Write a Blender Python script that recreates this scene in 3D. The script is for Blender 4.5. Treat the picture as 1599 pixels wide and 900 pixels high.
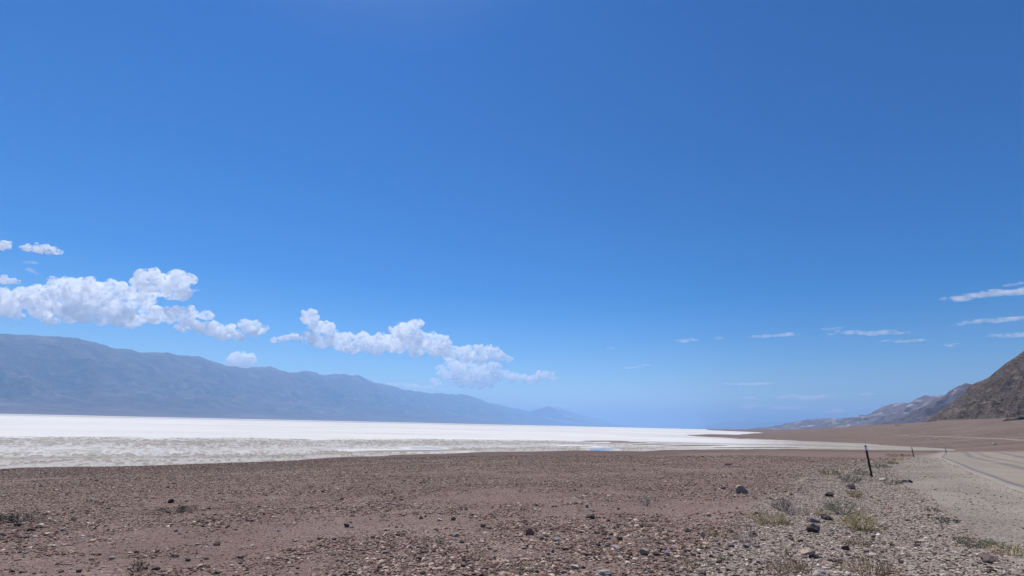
import bpy, math, random
import numpy as np
from mathutils import Vector, Matrix
for o in list(bpy.data.objects): bpy.data.objects.remove(o)
S = bpy.context.scene
R_ = math.radians
rng = np.random.default_rng(7); random.seed(7)

# ------------------------------------------------------------------ camera, sky, sun, exposure
H = 6.5                       # eye height above the salt flat
F = 760.0; CX = 799.5; CY = 450.0; YH0 = 645.5; SLOPE = 0.0222
def yh(px): return YH0 + SLOPE*px
roll = math.atan(SLOPE)
pitch = math.atan((yh(CX)-CY)*math.cos(roll)/F)
fw = np.array([0, math.cos(pitch), math.sin(pitch)])
r0 = np.array([1., 0, 0]); u0 = np.cross(r0, fw)
rt = r0*math.cos(roll) + u0*math.sin(roll); up = u0*math.cos(roll) - r0*math.sin(roll)
cam = bpy.data.cameras.new('camera'); camo = bpy.data.objects.new('camera', cam)
S.collection.objects.link(camo); S.camera = camo
M = Matrix(((rt[0], up[0], -fw[0], 0), (rt[1], up[1], -fw[1], 0), (rt[2], up[2], -fw[2], H), (0, 0, 0, 1)))
camo.matrix_world = M
cam.sensor_width = 36; cam.lens = F/1599*36; cam.clip_start = 0.05; cam.clip_end = 400000

SUN_EL, SUN_AZ = R_(66), R_(-28)      # azimuth measured from +Y towards +X
W = bpy.data.worlds.new('World'); S.world = W; W.use_nodes = True
nt = W.node_tree; nt.nodes.clear()
sk = nt.nodes.new('ShaderNodeTexSky'); sk.sky_type = 'NISHITA'; sk.sun_disc = False
sk.sun_elevation = SUN_EL; sk.sun_rotation = SUN_AZ
sk.altitude = 0; sk.air_density = 1.0; sk.dust_density = 0.35; sk.ozone_density = 3.0
hs = nt.nodes.new('ShaderNodeHueSaturation'); hs.inputs['Saturation'].default_value = 1.42
hs.inputs['Hue'].default_value = 0.506
bg = nt.nodes.new('ShaderNodeBackground'); bg.inputs[1].default_value = 0.050
wo = nt.nodes.new('ShaderNodeOutputWorld')
gm = nt.nodes.new('ShaderNodeGamma'); gm.inputs[1].default_value = 1.3
nt.links.new(sk.outputs[0], gm.inputs[0]); nt.links.new(gm.outputs[0], hs.inputs['Color']); nt.links.new(hs.outputs[0], bg.inputs[0]); nt.links.new(bg.outputs[0], wo.inputs[0])
sl = bpy.data.lights.new('sun', 'SUN'); sl.energy = 5.0; sl.angle = R_(0.5); sl.color = (1, 0.95, 0.86)
so = bpy.data.objects.new('sun', sl); S.collection.objects.link(so)
sd = Vector((math.sin(SUN_AZ)*math.cos(SUN_EL), math.cos(SUN_AZ)*math.cos(SUN_EL), math.sin(SUN_EL)))
so.rotation_euler = sd.to_track_quat('Z', 'Y').to_euler(); so.location = sd*50
S.view_settings.view_transform = 'Standard'; S.view_settings.look = 'None'
S.view_settings.exposure = 0.2; S.view_settings.gamma = 1
S.render.engine = 'CYCLES'
try:
    S.cycles.volume_bounces = 24; S.cycles.max_bounces = 24; S.cycles.transparent_max_bounces = 24
except Exception: pass

# ------------------------------------------------------------------ geometry helpers
def ray(px, py):
    d = fw + rt*((px-CX)/F) - up*((py-CY)/F)
    return d/np.linalg.norm(d)
def azof(px): d = ray(px, yh(px)); return math.atan2(d[0], d[1])
def proj_y(az, te):                     # image row of direction (azimuth, tan elevation)
    d = np.array([math.sin(az), math.cos(az), te]); z = d@fw
    return CY - F*(d@up)/z
def tan_el(az, py):
    lo, hi = -3., 3.
    for _ in range(50):
        m = (lo+hi)/2
        if proj_y(az, m) > py: lo = m
        else: hi = m
    return (lo+hi)/2

def _h(ix, iy, s):
    n = (ix.astype(np.int64)*374761393 + iy.astype(np.int64)*668265263 + s*974711) & 0x7fffffff
    n = ((n ^ (n >> 13))*1274126177) & 0x7fffffff
    return ((n ^ (n >> 16)) & 0xffff)/65535.0
def vn(x, y, s=0):
    ix = np.floor(x); iy = np.floor(y); fx = x-ix; fy = y-iy
    fx = fx*fx*(3-2*fx); fy = fy*fy*(3-2*fy)
    a = _h(ix, iy, s); b = _h(ix+1, iy, s); c = _h(ix, iy+1, s); d = _h(ix+1, iy+1, s)
    return (a*(1-fx)+b*fx)*(1-fy) + (c*(1-fx)+d*fx)*fy
def fbm(x, y, o=5, s=0, g=.5):
    x = np.asarray(x, float); y = np.asarray(y, float); t = 0; a = 1; n = 0
    for k in range(o):
        t = t + a*vn(x, y, s+k*17); n += a; a *= g
        x, y = (x*1.6-y*1.2)+13.7, (x*1.2+y*1.6)+7.3
    return t/n
def ridged(x, y, o=5, s=0, g=.5):
    x = np.asarray(x, float); y = np.asarray(y, float); t = 0; a = 1; n = 0
    for k in range(o):
        t = t + a*(1-np.abs(2*vn(x, y, s+k*17)-1)); n += a; a *= g
        x, y = (x*1.6-y*1.2)+13.7, (x*1.2+y*1.6)+7.3
    return t/n
def sstep(a, b, x):
    t = np.clip((x-a)/(b-a), 0, 1); return t*t*(3-2*t)

def mesh_np(name, V, Fc, mat=None, smooth=False, attrs=None, parent=None):
    me = bpy.data.meshes.new(name); V = np.asarray(V, np.float32); Fc = np.asarray(Fc, np.int32)
    k = Fc.shape[1]
    me.vertices.add(len(V)); me.vertices.foreach_set('co', V.ravel())
    me.loops.add(Fc.size); me.loops.foreach_set('vertex_index', Fc.ravel())
    me.polygons.add(len(Fc)); me.polygons.foreach_set('loop_start', np.arange(0, Fc.size, k, dtype=np.int32))
    me.update(calc_edges=True)
    me.polygons.foreach_set('use_smooth', np.full(len(Fc), smooth, bool))
    for nm, a in (attrs or {}).items():
        a = np.asarray(a, np.float32)
        if a.ndim == 1:
            at = me.attributes.new(nm, 'FLOAT', 'POINT'); at.data.foreach_set('value', a)
        else:
            at = me.attributes.new(nm, 'FLOAT_VECTOR', 'POINT'); at.data.foreach_set('vector', a.ravel())
    if mat: me.materials.append(mat)
    o = bpy.data.objects.new(name, me); S.collection.objects.link(o)
    if parent: o.parent = parent
    return o
def grid_faces(nu, nv):
    i = np.arange(nu-1)[:, None]*nv + np.arange(nv-1)[None]
    return np.stack([i, i+nv, i+nv+1, i+1], -1).reshape(-1, 4)
def tag(o, label=None, cat=None, group=None, kind=None):
    if label: o['label'] = label
    if cat: o['category'] = cat
    if group: o['group'] = group
    if kind: o['kind'] = kind
    return o
def empty(name, loc):
    o = bpy.data.objects.new(name, None); o.empty_display_size = .2
    S.collection.objects.link(o); o.location = loc; return o

# ------------------------------------------------------------------ terrain height
SH = [(-260, 748), (0, 734), (250, 727), (450, 720), (600, 712.5), (700, 709), (850, 706), (1000, 705), (1100, 702.5), (1150, 702),
      (1200, 701.5), (1350, 703.5)]
cols = []
for px, py in SH:
    az = azof(px); Rr = H/-tan_el(az, py); pts = [(0.1, 4.85), (Rr*.93, .40), (Rr, 0.), (Rr*1.15, -.35)]
    def add(py, z, dz=0):
        t = tan_el(az, py); pts.append(((z-H)/t, z+dz))
    def adr(py, rr_): pts.append((rr_, H+rr_*tan_el(az, py)))
    if px == 850: pts += [(12500, -.6), (14500, 1.2), (60000, 1.5)]
    elif px == 1000: pts += [(340, -.4), (12500, -.6), (14500, 1.2), (60000, 1.5)]
    elif px == 1100: add(685, -.3); add(682.5, .0); add(681, .15); add(678.5, -.0); add(677, -.3); pts += [(9000, -.6), (12000, 1.2), (60000, 2)]
    elif px == 1200: add(689, -.3); add(686.5, 0); pts += [(520, .5), (900, .22), (1500, .06), (2300, .5)]; adr(671, 3400); pts.append((9000, 22)); pts.append((60000, 22))
    elif px == 1350: add(696, -.2); add(692.5, 0); adr(688, 440); adr(680, 700); adr(671, 1100); adr(664.5, 1600); pts.append((9000, 40)); pts.append((60000, 40))
    elif px == 1150: add(684.5, 0); adr(681, 520); add(679, .0); pts += [(1500, -.4), (2700, .4), (4000, 5), (9000, 10), (60000, 10)]
    else: pts += [(12500, -.6), (14500, 1.2), (60000, 1.5)]
    cols.append((az, pts))
def col(px, lst, rs=()):
    az = azof(px); pts = [(0.1, 4.85)]
    for py, z in lst: pts.append(((z-H)/tan_el(az, py), z))
    pts += list(rs); cols.append((az, pts))
def colr(px, near, far, rs):
    az = azof(px); pts = [(0.1, 4.85)]
    for py, z in near: pts.append(((z-H)/tan_el(az, py), z))
    for py, r_ in far: pts.append((r_, H+r_*tan_el(az, py)))
    cols.append((az, pts+list(rs)))
colr(1478, [(900, 4.87), (745, 4.55), (712, 3.3), (706.5, 2.9)], [(705.2, 257), (703.6, 290), (699.5, 330), (688, 430), (678, 560), (668, 760), (656.5, 1000)], [(1300, 33), (9000, 60), (60000, 60)])
colr(1599, [(900, 4.88), (772, 4.75), (735, 4.35), (715, 3.85), (704.5, 3.35)], [(703.6, 235), (698, 300), (687, 400), (675, 520), (664, 640), (652.5, 790)], [(1100, 33), (9000, 60), (60000, 60)])
col(1800, [(900, 4.88), (780, 4.75), (735, 4.4), (715, 4.0), (706, 3.5)], [(260, 3), (600, 20), (1000, 45), (9000, 60), (60000, 60)])
cols.sort(key=lambda c: c[0])
cols = [(-math.pi, cols[0][1])] + [(-2.4, [(0.1, 4.85), (200, 5.5), (900, 30), (60000, 60)])] + [(-1.5, cols[0][1])] + cols + [(1.6, [(0.1, 4.85), (60, 5), (500, 40), (60000, 80)]), (math.pi, [(0.1, 4.85), (200, 5.5), (900, 30), (60000, 60)])]
CAZ = np.array([c[0] for c in cols])
def base_z(x, y):
    x = np.asarray(x, float); y = np.asarray(y, float)
    az = np.arctan2(x, y); r = np.hypot(x, y)+1e-6
    k = np.clip(np.searchsorted(CAZ, az)-1, 0, len(cols)-2)
    f = (az-CAZ[k])/(CAZ[k+1]-CAZ[k])
    # shape-preserving blend: smooth in azimuth
    Z = np.stack([np.interp(r, [p[0] for p in c[1]], [p[1] for p in c[1]]) for c in cols])
    i = np.arange(len(k)) if k.ndim else 0
    return Z[k, i]*(1-f) + Z[k+1, i]*f
def zoned(az_px, r_py):                  # world polyline (az, log r) from points on the ground
    pass
def ground_z(x, y):
    x = np.atleast_1d(np.asarray(x, float)); y = np.atleast_1d(np.asarray(y, float))
    z = base_z(x, y); r = np.hypot(x, y)
    a = np.clip(z, -.2, 1)*.5+.3
    rd = road_mask(x, y)
    n = (fbm(x/9, y/9, 4, 3)-.5)*.30*np.clip(r/25, .3, 1) + (fbm(x/1.3, y/1.3, 4, 9)-.5)*.09*sstep(160, 60, r)
    near0 = sstep(1.3, 0.1, z)*sstep(40, 60, r)
    n = n*(1-.55*near0) + near0*(fbm(x/22, y/22, 4, 21)-.5)*.26*sstep(1200, 500, r)
    far = sstep(250, 600, r)
    n = n + far*(fbm(x/70, y/70, 4, 31)-.5)*2.2*sstep(1, 6, z)
    return z + n*(1-rd)
LEFT_R = None
def road_mask(x, y):
    if ROADP is None: return 0
    az = np.arctan2(x, y); lr = np.log(np.hypot(x, y)+1e-6)
    e = np.interp(lr, ROADP[0], ROADP[1])
    return sstep(-.005, .01, az-e)*sstep(170, 140, np.exp(lr))
ROADP = None
def hit(px, py, zf=None):
    d = ray(px, py); o = np.array([0, 0, H])
    t = np.exp(np.linspace(math.log(2), math.log(9000), 3000))
    P = o + t[:, None]*d
    g = ground_z(P[:, 0], P[:, 1]) if zf is None else np.full(len(t), zf)
    b = np.nonzero(P[:, 2] < g)[0]
    if len(b) == 0: return None
    i = max(b[0], 1); a0 = P[i-1, 2]-g[i-1]; a1 = P[i, 2]-g[i]; f = a0/(a0-a1+1e-12)
    p = P[i-1]*(1-f)+P[i]*f
    return p
def zone(pts):
    L = []
    for px, py in pts:
        p = hit(px, py); L.append((math.log(np.hypot(p[0], p[1])), math.atan2(p[0], p[1])))
    L.sort(); return np.array([l[0] for l in L]), np.array([l[1] for l in L])
# paved road outer edge, shoulder edge and bank edges, as azimuth over log distance
rp = zone([(1700, 815), (1599, 772), (1545, 750), (1500, 732), (1474, 720), (1462, 713.5), (1470, 708.5)])
BANK_R = zone([(1700, 945), (1599, 878), (1540, 845), (1500, 818), (1455, 785), (1425, 762), (1398, 742), (1385, 727), (1420, 715), (1455, 709)])
BANK_L = zone([(900, 940), (1050, 900), (1120, 850), (1180, 800), (1235, 760), (1280, 735), (1345, 716), (1372, 711)])
ROADP = rp
def below(zz, x, y): return np.arctan2(x, y) - np.interp(np.log(np.hypot(x, y)+1e-6), zz[0], zz[1])

# ------------------------------------------------------------------ materials
def mat(name):
    m = bpy.data.materials.new(name); m.use_nodes = True; n = m.node_tree; n.nodes.clear()
    return m, n
class G:
    def __init__(s, name):
        s.m, s.t = mat(name); s.o = s.t.nodes.new('ShaderNodeOutputMaterial')
    def n(s, ty, **kw):
        x = s.t.nodes.new('ShaderNode'+ty)
        for k, v in kw.items(): setattr(x, k, v)
        return x
    def set(s, sock, v):
        if hasattr(v, 'is_linked') or isinstance(v, bpy.types.NodeSocket): s.t.links.new(v, sock)
        elif isinstance(v, (tuple, list)) and len(v) == 3 and sock.type == 'RGBA': sock.default_value = (*v, 1)
        else: sock.default_value = v
    def coord(s): return s.n('TexCoord').outputs['Object']
    def attr(s, nm, vec=False): a = s.n('Attribute', attribute_name=nm); return a.outputs['Vector' if vec else 'Fac']
    def mapping(s, v, sc): m = s.n('Mapping'); s.set(m.inputs[0], v); m.inputs['Scale'].default_value = sc; return m.outputs[0]
    def noise(s, v, sc, det=6, rough=.55, out=0):
        x = s.n('TexNoise'); s.set(x.inputs['Vector'], v); x.inputs['Scale'].default_value = sc
        x.inputs['Detail'].default_value = det; x.inputs['Roughness'].default_value = rough; return x.outputs[out]
    def vor(s, v, sc, out='Color', feat='F1'):
        x = s.n('TexVoronoi', feature=feat); s.set(x.inputs['Vector'], v); x.inputs['Scale'].default_value = sc; return x.outputs[out]
    def ramp(s, f, st):
        x = s.n('ValToRGB'); s.set(x.inputs[0], f); e = x.color_ramp.elements
        while len(e) < len(st): e.new(.5)
        for i, (p, c) in enumerate(st):
            e[i].position = p; e[i].color = (*c, 1) if isinstance(c, (tuple, list)) else (c, c, c, 1)
        return x.outputs[0]
    def mix(s, f, a, b, bt='MIX'):
        x = s.n('MixRGB', blend_type=bt); s.set(x.inputs[0], f); s.set(x.inputs[1], a); s.set(x.inputs[2], b); return x.outputs[0]
    def math(s, op, a, b=0., c=None):
        x = s.n('Math', operation=op); s.set(x.inputs[0], a); s.set(x.inputs[1], b)
        if c is not None: s.set(x.inputs[2], c)
        return x.outputs[0]
    def bump(s, h, st, d): x = s.n('Bump'); s.set(x.inputs['Height'], h); x.inputs['Strength'].default_value = st; x.inputs['Distance'].default_value = d; return x.outputs[0]
    def pbr(s, col, rough=.9, normal=None, spec=.2, **kw):
        p = s.n('BsdfPrincipled'); s.set(p.inputs['Base Color'], col); s.set(p.inputs['Roughness'], rough)
        p.inputs['Specular IOR Level'].default_value = spec
        if normal is not None: s.set(p.inputs['Normal'], normal)
        for k, v in kw.items(): s.set(p.inputs[k], v)
        s.t.links.new(p.outputs[0], s.o.inputs[0]); return p

def ground_mat():
    g = G('desert_gravel'); c = g.coord()
    big = g.noise(c, .09, 5); med = g.noise(c, .6, 6, .6); fine = g.noise(c, 9, 5, .65)
    base = g.ramp(big, [(.35, (0.139, 0.096, 0.081)), (.52, (0.177, 0.121, 0.103)), (.68, (0.214, 0.153, 0.129))])
    base = g.mix(g.ramp(med, [(.35, 0.), (.65, .55)]), base, (0.124, 0.085, 0.076))
    # pebbles drawn as cells of their own colour
    peb = g.vor(c, 26, 'Color'); ps = g.n('SeparateColor'); g.set(ps.inputs[0], peb)
    pc = g.ramp(ps.outputs[0], [(0, (0.075, 0.054, 0.050)), (.3, (0.142, 0.098, 0.086)), (.55, (0.187, 0.131, 0.113)), (.8, (0.270, 0.204, 0.171)), (1, (0.390, 0.335, 0.289))])
    pf = g.math('MULTIPLY', g.ramp(g.noise(c, .35, 5, .6), [(.38, 0.2), (.6, .85)]), .75)
    base = g.mix(pf, base, pc)
    bank = g.attr('bank'); bcol = g.ramp(ps.outputs[1], [(0, (0.090, 0.072, 0.067)), (.4, (0.203, 0.160, 0.141)), (.8, (0.315, 0.261, 0.229)), (1, (0.465, 0.421, 0.371))])
    base = g.mix(g.math('MULTIPLY', bank, .8), base, bcol)
    sh = g.attr('shoulder'); fine2 = g.noise(c, 2.2, 6, .72); shc = g.mix(fine, (.15, .128, .112), (.275, .238, .207)); shc = g.mix(g.math('MULTIPLY', g.ramp(fine2, [(.4, 0.), (.62, 1.)]), .45), shc, (.20, .16, .142))
    shc = g.mix(g.math('MULTIPLY', g.ramp(g.noise(g.mapping(c, (1, .35, 1)), .45, 5, .6), [(.45, 0.), (.6, 1.)]), .4), shc, (.33, .295, .25))
    base = g.mix(g.math('MULTIPLY', sh, .93), base, shc)
    dk = g.attr('dark'); base = g.mix(dk, base, g.mix(med, (0.086, 0.058, 0.050), (0.127, 0.087, 0.076)))
    pr = g.attr('pale'); base = g.mix(g.math('MULTIPLY', pr, g.math('MULTIPLY_ADD', med, .8, .3)), base, (0.302, 0.262, 0.225)); wet = g.attr('rim'); rn = g.math('MULTIPLY', wet, g.ramp(g.noise(g.mapping(c, (1, 1, 1)), .5, 6, .65), [(.45, 0.), (.6, 1.)]))
    base = g.mix(rn, base, (0.465, 0.444, 0.412))
    fan = g.attr('fan')
    fs = g.noise(g.mapping(c, (1, 2.6, 1)), .018, 7, .62)
    fcol = g.ramp(fs, [(.38, (0.116, 0.081, 0.069)), (.5, (0.150, 0.107, 0.090)), (.62, (0.195, 0.146, 0.124))])
    speck = g.ramp(g.noise(c, .35, 3, .7), [(.40, (0.083, 0.063, 0.055)), (.55, (0.157, 0.117, 0.100)), (.72, (0.248, 0.195, 0.165))])
    fcol = g.mix(.45, fcol, speck)
    base = g.mix(fan, base, fcol)
    hgt = g.math('ADD', g.math('MULTIPLY', g.vor(c, 26, 'Distance'), -.5), g.math('ADD', fine, g.math('MULTIPLY', g.vor(c, 9, 'Distance'), -1.2)))
    g.pbr(base, .95, g.bump(hgt, .9, .05), .1)
    return g.m
def salt_mat():
    g = G('salt_crust'); c = g.coord()
    mot = g.attr('mottle'); brn = g.attr('mud')
    st = g.noise(g.mapping(c, (.6, 1, 1)), .004, 8, .62)
    white = g.ramp(st, [(.33, (.43, .425, .425)), (.47, (.505, .50, .495)), (.62, (.545, .545, .54))])
    thin = g.ramp(g.noise(g.mapping(c, (.35, 1, 1)), .012, 6, .6), [(.50, (1, 1, 1)), (.62, (.84, .835, .845))])
    white = g.mix(1., white, thin, 'MULTIPLY')
    # pitted crust: mud between plates; raised lumps darkened by mud and painted front shade
    n1 = g.noise(c, 1.1, 4, .75); n2 = g.noise(c, .25, 4, .6); v = g.vor(c, .55, 'Distance', 'DISTANCE_TO_EDGE')
    pits = g.ramp(n1, [(.40, 1.), (.52, .0)])
    patch = g.ramp(n2, [(.36, .15), (.62, 1.)])
    mud_shade_col = g.mix(g.noise(c, 2, 3), (.085, .072, .062), (.14, .12, .105))
    f = g.math('MULTIPLY', mot, g.math('MAXIMUM', g.math('MULTIPLY', g.attr('pit'), .75), g.math('MULTIPLY', g.math('MULTIPLY', pits, patch), .7)))
    white = g.mix(g.math('MULTIPLY', mot, .6), white, (.375, .36, .352))
    colr = g.mix(f, white, mud_shade_col)
    bands = g.ramp(g.noise(c, .08, 6, .65), [(.42, 0.), (.58, 1.)])
    veil = g.ramp(g.math('ADD', g.math('MULTIPLY', n1, .5), g.math('MULTIPLY', n2, .5)), [(.38, .95), (.62, .35)])
    colr = g.mix(g.math('MULTIPLY', brn, veil), colr, g.mix(n1, (.165, .14, .118), (.31, .28, .245)))
    b = g.bump(g.math('ADD', g.math('MULTIPLY', n1, 1.), g.math('MULTIPLY', v, -.5)), .8, .18)
    bb = g.n('Bump'); bb.inputs['Distance'].default_value = .25
    g.set(bb.inputs['Height'], n1); g.set(bb.inputs['Strength'], g.math('MULTIPLY', mot, .8))
    g.pbr(colr, .85, bb.outputs[0], .25)
    return g.m
def road_mat():
    g = G('pale_asphalt'); c = g.coord()
    a = g.noise(c, .5, 6, .6); f = g.noise(c, 30, 4, .7)
    base = g.ramp(a, [(.3, (0.193, 0.161, 0.122)), (.55, (0.231, 0.196, 0.151)), (.75, (0.270, 0.229, 0.178))])
    base = g.mix(.35, base, g.ramp(f, [(.3, (0.128, 0.113, 0.093)), (.7, (0.342, 0.303, 0.256))]))
    tr = g.attr('track'); base = g.mix(g.math('MULTIPLY', tr, .85), base, (0.083, 0.073, 0.096))
    ed = g.attr('edge'); base = g.mix(g.math('MULTIPLY', g.math('MULTIPLY', ed, .8), g.ramp(a, [(.35, .3), (.55, 1.)])), base, (.275, .252, .22))
    base = g.mix(g.math('MULTIPLY', g.ramp(g.noise(c, 1.6, 5, .7), [(.5, 0.), (.68, 1.)]), .35), base, (.15, .135, .112))
    g.pbr(base, .9, g.bump(f, .5, .01), .2); return g.m
def rock_mat(name, c1, c2, sc=3., tint=True):
    g = G(name); c = g.coord()
    n = g.noise(c, sc, 6, .65); v = g.noise(c, sc*4, 4, .7)
    colr = g.ramp(n, [(.35, c1), (.65, c2)])
    if tint:
        t = g.n('ObjectInfo').outputs['Random']; h = g.n('HueSaturation'); g.set(h.inputs['Color'], colr)
        g.set(h.inputs['Value'], g.math('MULTIPLY_ADD', t, .5, .75)); colr = h.outputs[0]
    g.pbr(colr, .9, g.bump(v, .6, .02), .2); return g.m
def gravel_mat():
    g = G('loose_gravel'); a = g.attr('tint'); b = g.attr('bankc')
    c1 = g.ramp(a, [(0, (0.051, 0.037, 0.034)), (.12, (0.096, 0.067, 0.057)), (.4, (0.185, 0.126, 0.106)), (.65, (0.242, 0.167, 0.138)), (.86, (0.382, 0.280, 0.227)), (.955, (0.562, 0.472, 0.388)), (.975, (0.315, 0.135, 0.085)), (1, (0.630, 0.559, 0.468))])
    c2 = g.ramp(a, [(0, (0.039, 0.032, 0.030)), (.25, (0.129, 0.100, 0.086)), (.6, (0.264, 0.204, 0.172)), (.90, (0.472, 0.387, 0.323)), (1, (0.675, 0.592, 0.497))])
    n = g.noise(g.coord(), 60, 3, .6)
    colr = g.mix(b, c1, c2); colr = g.mix(.35, colr, g.mix(1., colr, g.ramp(n, [(.3, .5), (.7, 1.)]), 'MULTIPLY'))
    g.pbr(colr, .92, None, .15); return g.m
def mount_mat(name, cs, sc, patch=None, bumpd=60, dark=None):
    g = G(name); c = g.coord()
    n = g.noise(c, sc, 8, .62); n2 = g.noise(g.mapping(c, (1, 1, 2.2)), sc*3.3, 8, .68)
    colr = g.ramp(n, [(.32, cs[0]), (.5, cs[1]), (.68, cs[2])])
    colr = g.mix(.5, colr, g.ramp(n2, [(.35, cs[0]), (.65, cs[2])]))
    if patch: colr = g.mix(g.ramp(g.noise(g.mapping(c, (1, 1, 2.5)), sc*1.7, 6, .6), [(patch[1], 0.), (patch[1]+.07, patch[2])]), colr, patch[0])
    lo = g.attr('low'); colr = g.mix(lo, colr, cs[3])
    g.pbr(colr, .95, g.bump(n2, .6, bumpd), .1); return g.m
def cloud_mat(name, mfp, sc=.0022, lo=.40, hi=.54):
    g = G(name); v = g.n('VolumePrincipled'); v.inputs['Color'].default_value = (1, 1, 1, 1)
    n = g.noise(g.coord(), sc, 6, .68)
    g.set(v.inputs['Density'], g.math('MULTIPLY', g.ramp(n, [(lo, 0.), (hi, 1.)]), 1/mfp))
    g.t.links.new(v.outputs[0], g.o.inputs['Volume']); return g.m
def simple(name, colr, rough=.6, metal=0., vary=.25, sc=8, spec=.3):
    g = G(name); n = g.noise(g.coord(), sc, 5, .6)
    c = tuple(x*(1-vary) for x in colr); d = tuple(min(1, x*(1+vary)) for x in colr)
    g.pbr(g.ramp(n, [(.35, c), (.65, d)]), rough, g.bump(n, .2, .01), spec, Metallic=metal); return g.m

# ------------------------------------------------------------------ ground sheet
azf = np.concatenate([np.linspace(-math.pi, -R_(62), 60)[:-1], np.linspace(-R_(62), R_(62), 1150), np.linspace(R_(62), math.pi, 60)[1:]])
rr = np.concatenate([np.exp(np.linspace(math.log(.4), math.log(5), 40))[:-1], np.exp(np.linspace(math.log(5), math.log(120), 420))[:-1],
                     np.exp(np.linspace(math.log(120), math.log(1400), 230))[:-1], np.exp(np.linspace(math.log(1400), math.log(70000), 40))])
A, RR = np.meshgrid(azf, rr, indexing='ij'); X = (RR*np.sin(A)).ravel(); Y = (RR*np.cos(A)).ravel()
Z = ground_z(X, Y)
# keep the sheet under the mountains on the left and low below the salt
r = RR.ravel(); az = A.ravel()
sh_az = np.array([azof(p) for p, _ in SH]); sh_r = np.array([H/-tan_el(azof(p), q) for p, q in SH])
tsh = r/np.interp(az, sh_az, sh_r)
bl = below(BANK_L, X, Y); br = below(BANK_R, X, Y)
wob = (fbm(X/2.2, Y/2.2, 4, 77)-.5)*.10
bank = sstep(-.05, .05, bl+wob*1.2)*sstep(.012, -.012, br+wob*.4)*sstep(90, 50, r)
shoulder = sstep(-.012, .012, br+wob*.4)*sstep(150, 110, r)*(np.abs(az) < 1.6)
dark = sstep(.52, .80, tsh+(fbm(X/12, Y/12, 4, 5)-.5)*.5)*sstep(1.35, 1.0, tsh)*(az < R_(40))*.85
rim = sstep(.75, .05, np.abs(Z+.0))*sstep(110, 160, r)*(r < 600)*.9*sstep(R_(24), R_(31), az)*sstep(.40, .62, fbm(X/40, Y/7, 4, 171))
fan = sstep(200, 260, r)*sstep(R_(10), R_(13), az)
palea = np.exp(-(np.clip(np.interp(np.log(r), ROADP[0], ROADP[1])-az, 0, 1)*r/(.6+.5*fbm(X/2, Y/2, 3, 61)))**2)*(r < 130)*(np.abs(az) < 1.5)*(az < np.interp(np.log(r), ROADP[0], ROADP[1])+.1)
ground = mesh_np('ground', np.stack([X, Y, Z], 1), grid_faces(len(azf), len(rr)), ground_mat(), True,
                 dict(bank=bank, shoulder=shoulder, dark=dark, rim=rim, fan=fan, pale=palea))
tag(ground, 'reddish brown gravel plain sloping down to the white salt flat', kind='structure')

# ------------------------------------------------------------------ salt flat
azs = np.concatenate([np.linspace(-R_(100), -R_(52), 60)[:-1], np.linspace(-R_(52), R_(45), 1300)]); rs = np.concatenate([np.exp(np.linspace(math.log(30), math.log(260), 560))[:-1], np.exp(np.linspace(math.log(260), math.log(900), 160))[:-1], np.exp(np.linspace(math.log(900), math.log(13600), 90))])
A, RR = np.meshgrid(azs, rs, indexing='ij'); X = (RR*np.sin(A)).ravel(); Y = (RR*np.cos(A)).ravel(); az = A.ravel(); r = RR.ravel()
def band(pts):
    a = [azof(p) for p, _ in pts]; q = [math.log(H/-tan_el(azof(p), y)) for p, y in pts]
    return np.interp(az, a, q)
w = (fbm(X/30, Y/30, 5, 41)-.5); lr = np.log(r)
T = band([(-250, 676), (0, 681.5), (250, 683), (500, 686), (750, 687.5), (900, 688.5), (1000, 690), (1100, 692), (1200, 694), (1400, 697)])
edge = band(SH)
s = (lr-edge)/(T-edge+1e-6)+w*.22       # 0 at the shore, 1 where clean salt begins
mott = sstep(1.04, .94, s+(fbm(X/9, Y/9, 3, 201)-.5)*.2)*(1-.35*np.exp(-((s-.42)/.10)**2))
mott *= sstep(R_(24), R_(14), az)*.75+.25
mud = sstep(.36, .24, s)*.55 + .8*np.exp(-((s-.25)/.04)**2) + .75*np.exp(-((s-.78)/.09)**2)

# streaks running along the basin on the right-hand side
sr = fbm(X/60+3, Y/14, 5, 63); mud = mud*sstep(R_(30), R_(14), az)+ sstep(.50-.1*sstep(R_(22), R_(34), az), .60, sr)*(.6+.35*sstep(R_(22), R_(34), az))*sstep(R_(6), R_(18), az)*sstep(520, 380, r)
mud = mud+2.3*sstep(azof(1080), azof(1380), az)*sstep(700, 380, r)*(.3+1.1*fbm(X/30, Y/8, 4, 181))
mud = mud+sstep(1900, 2500, r+(fbm(X/400, Y/400, 3, 221)-.5)*900)*sstep(5200, 4200, r)*sstep(azof(960), azof(700), az)*.95
mud = np.clip(mud, 0, 2.4)
mottc = np.clip(mott, 0, 1)
flat_ = np.zeros_like(r)
for (xa_, xb_, ya_, yb_) in [(918, 960, 700.6, 703.6), (636, 694, 699.2, 700.6), (905, 985, 688.2, 690.2), (950, 1012, 690.5, 692.3), (985, 1040, 693.4, 694.8), (1035, 1140, 695.2, 697.), (560, 720, 703.8, 705.2), (880, 930, 696.6, 697.6)]:
    am = azof((xa_+xb_)/2); aw = abs(azof(xb_)-azof(xa_))*.62; r0_ = math.log(H/-tan_el(am, ya_)); r1_ = math.log(H/-tan_el(am, yb_))
    q_ = ((az-am)/aw)**2+((lr-(r0_+r1_)/2)/(abs(r0_-r1_)*.8+.03))**2
    flat_ = np.maximum(flat_, sstep(1.6, .9, q_))
mottc = mottc*(1-flat_)
pn = .30*vn(X/.9, Y/.9, 141)+.52*vn(X/.42+9, Y/.6, 142)+.18*vn(X/2.6, Y/2.6, 143); pl = fbm(X/14, Y/14, 3, 151)
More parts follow.
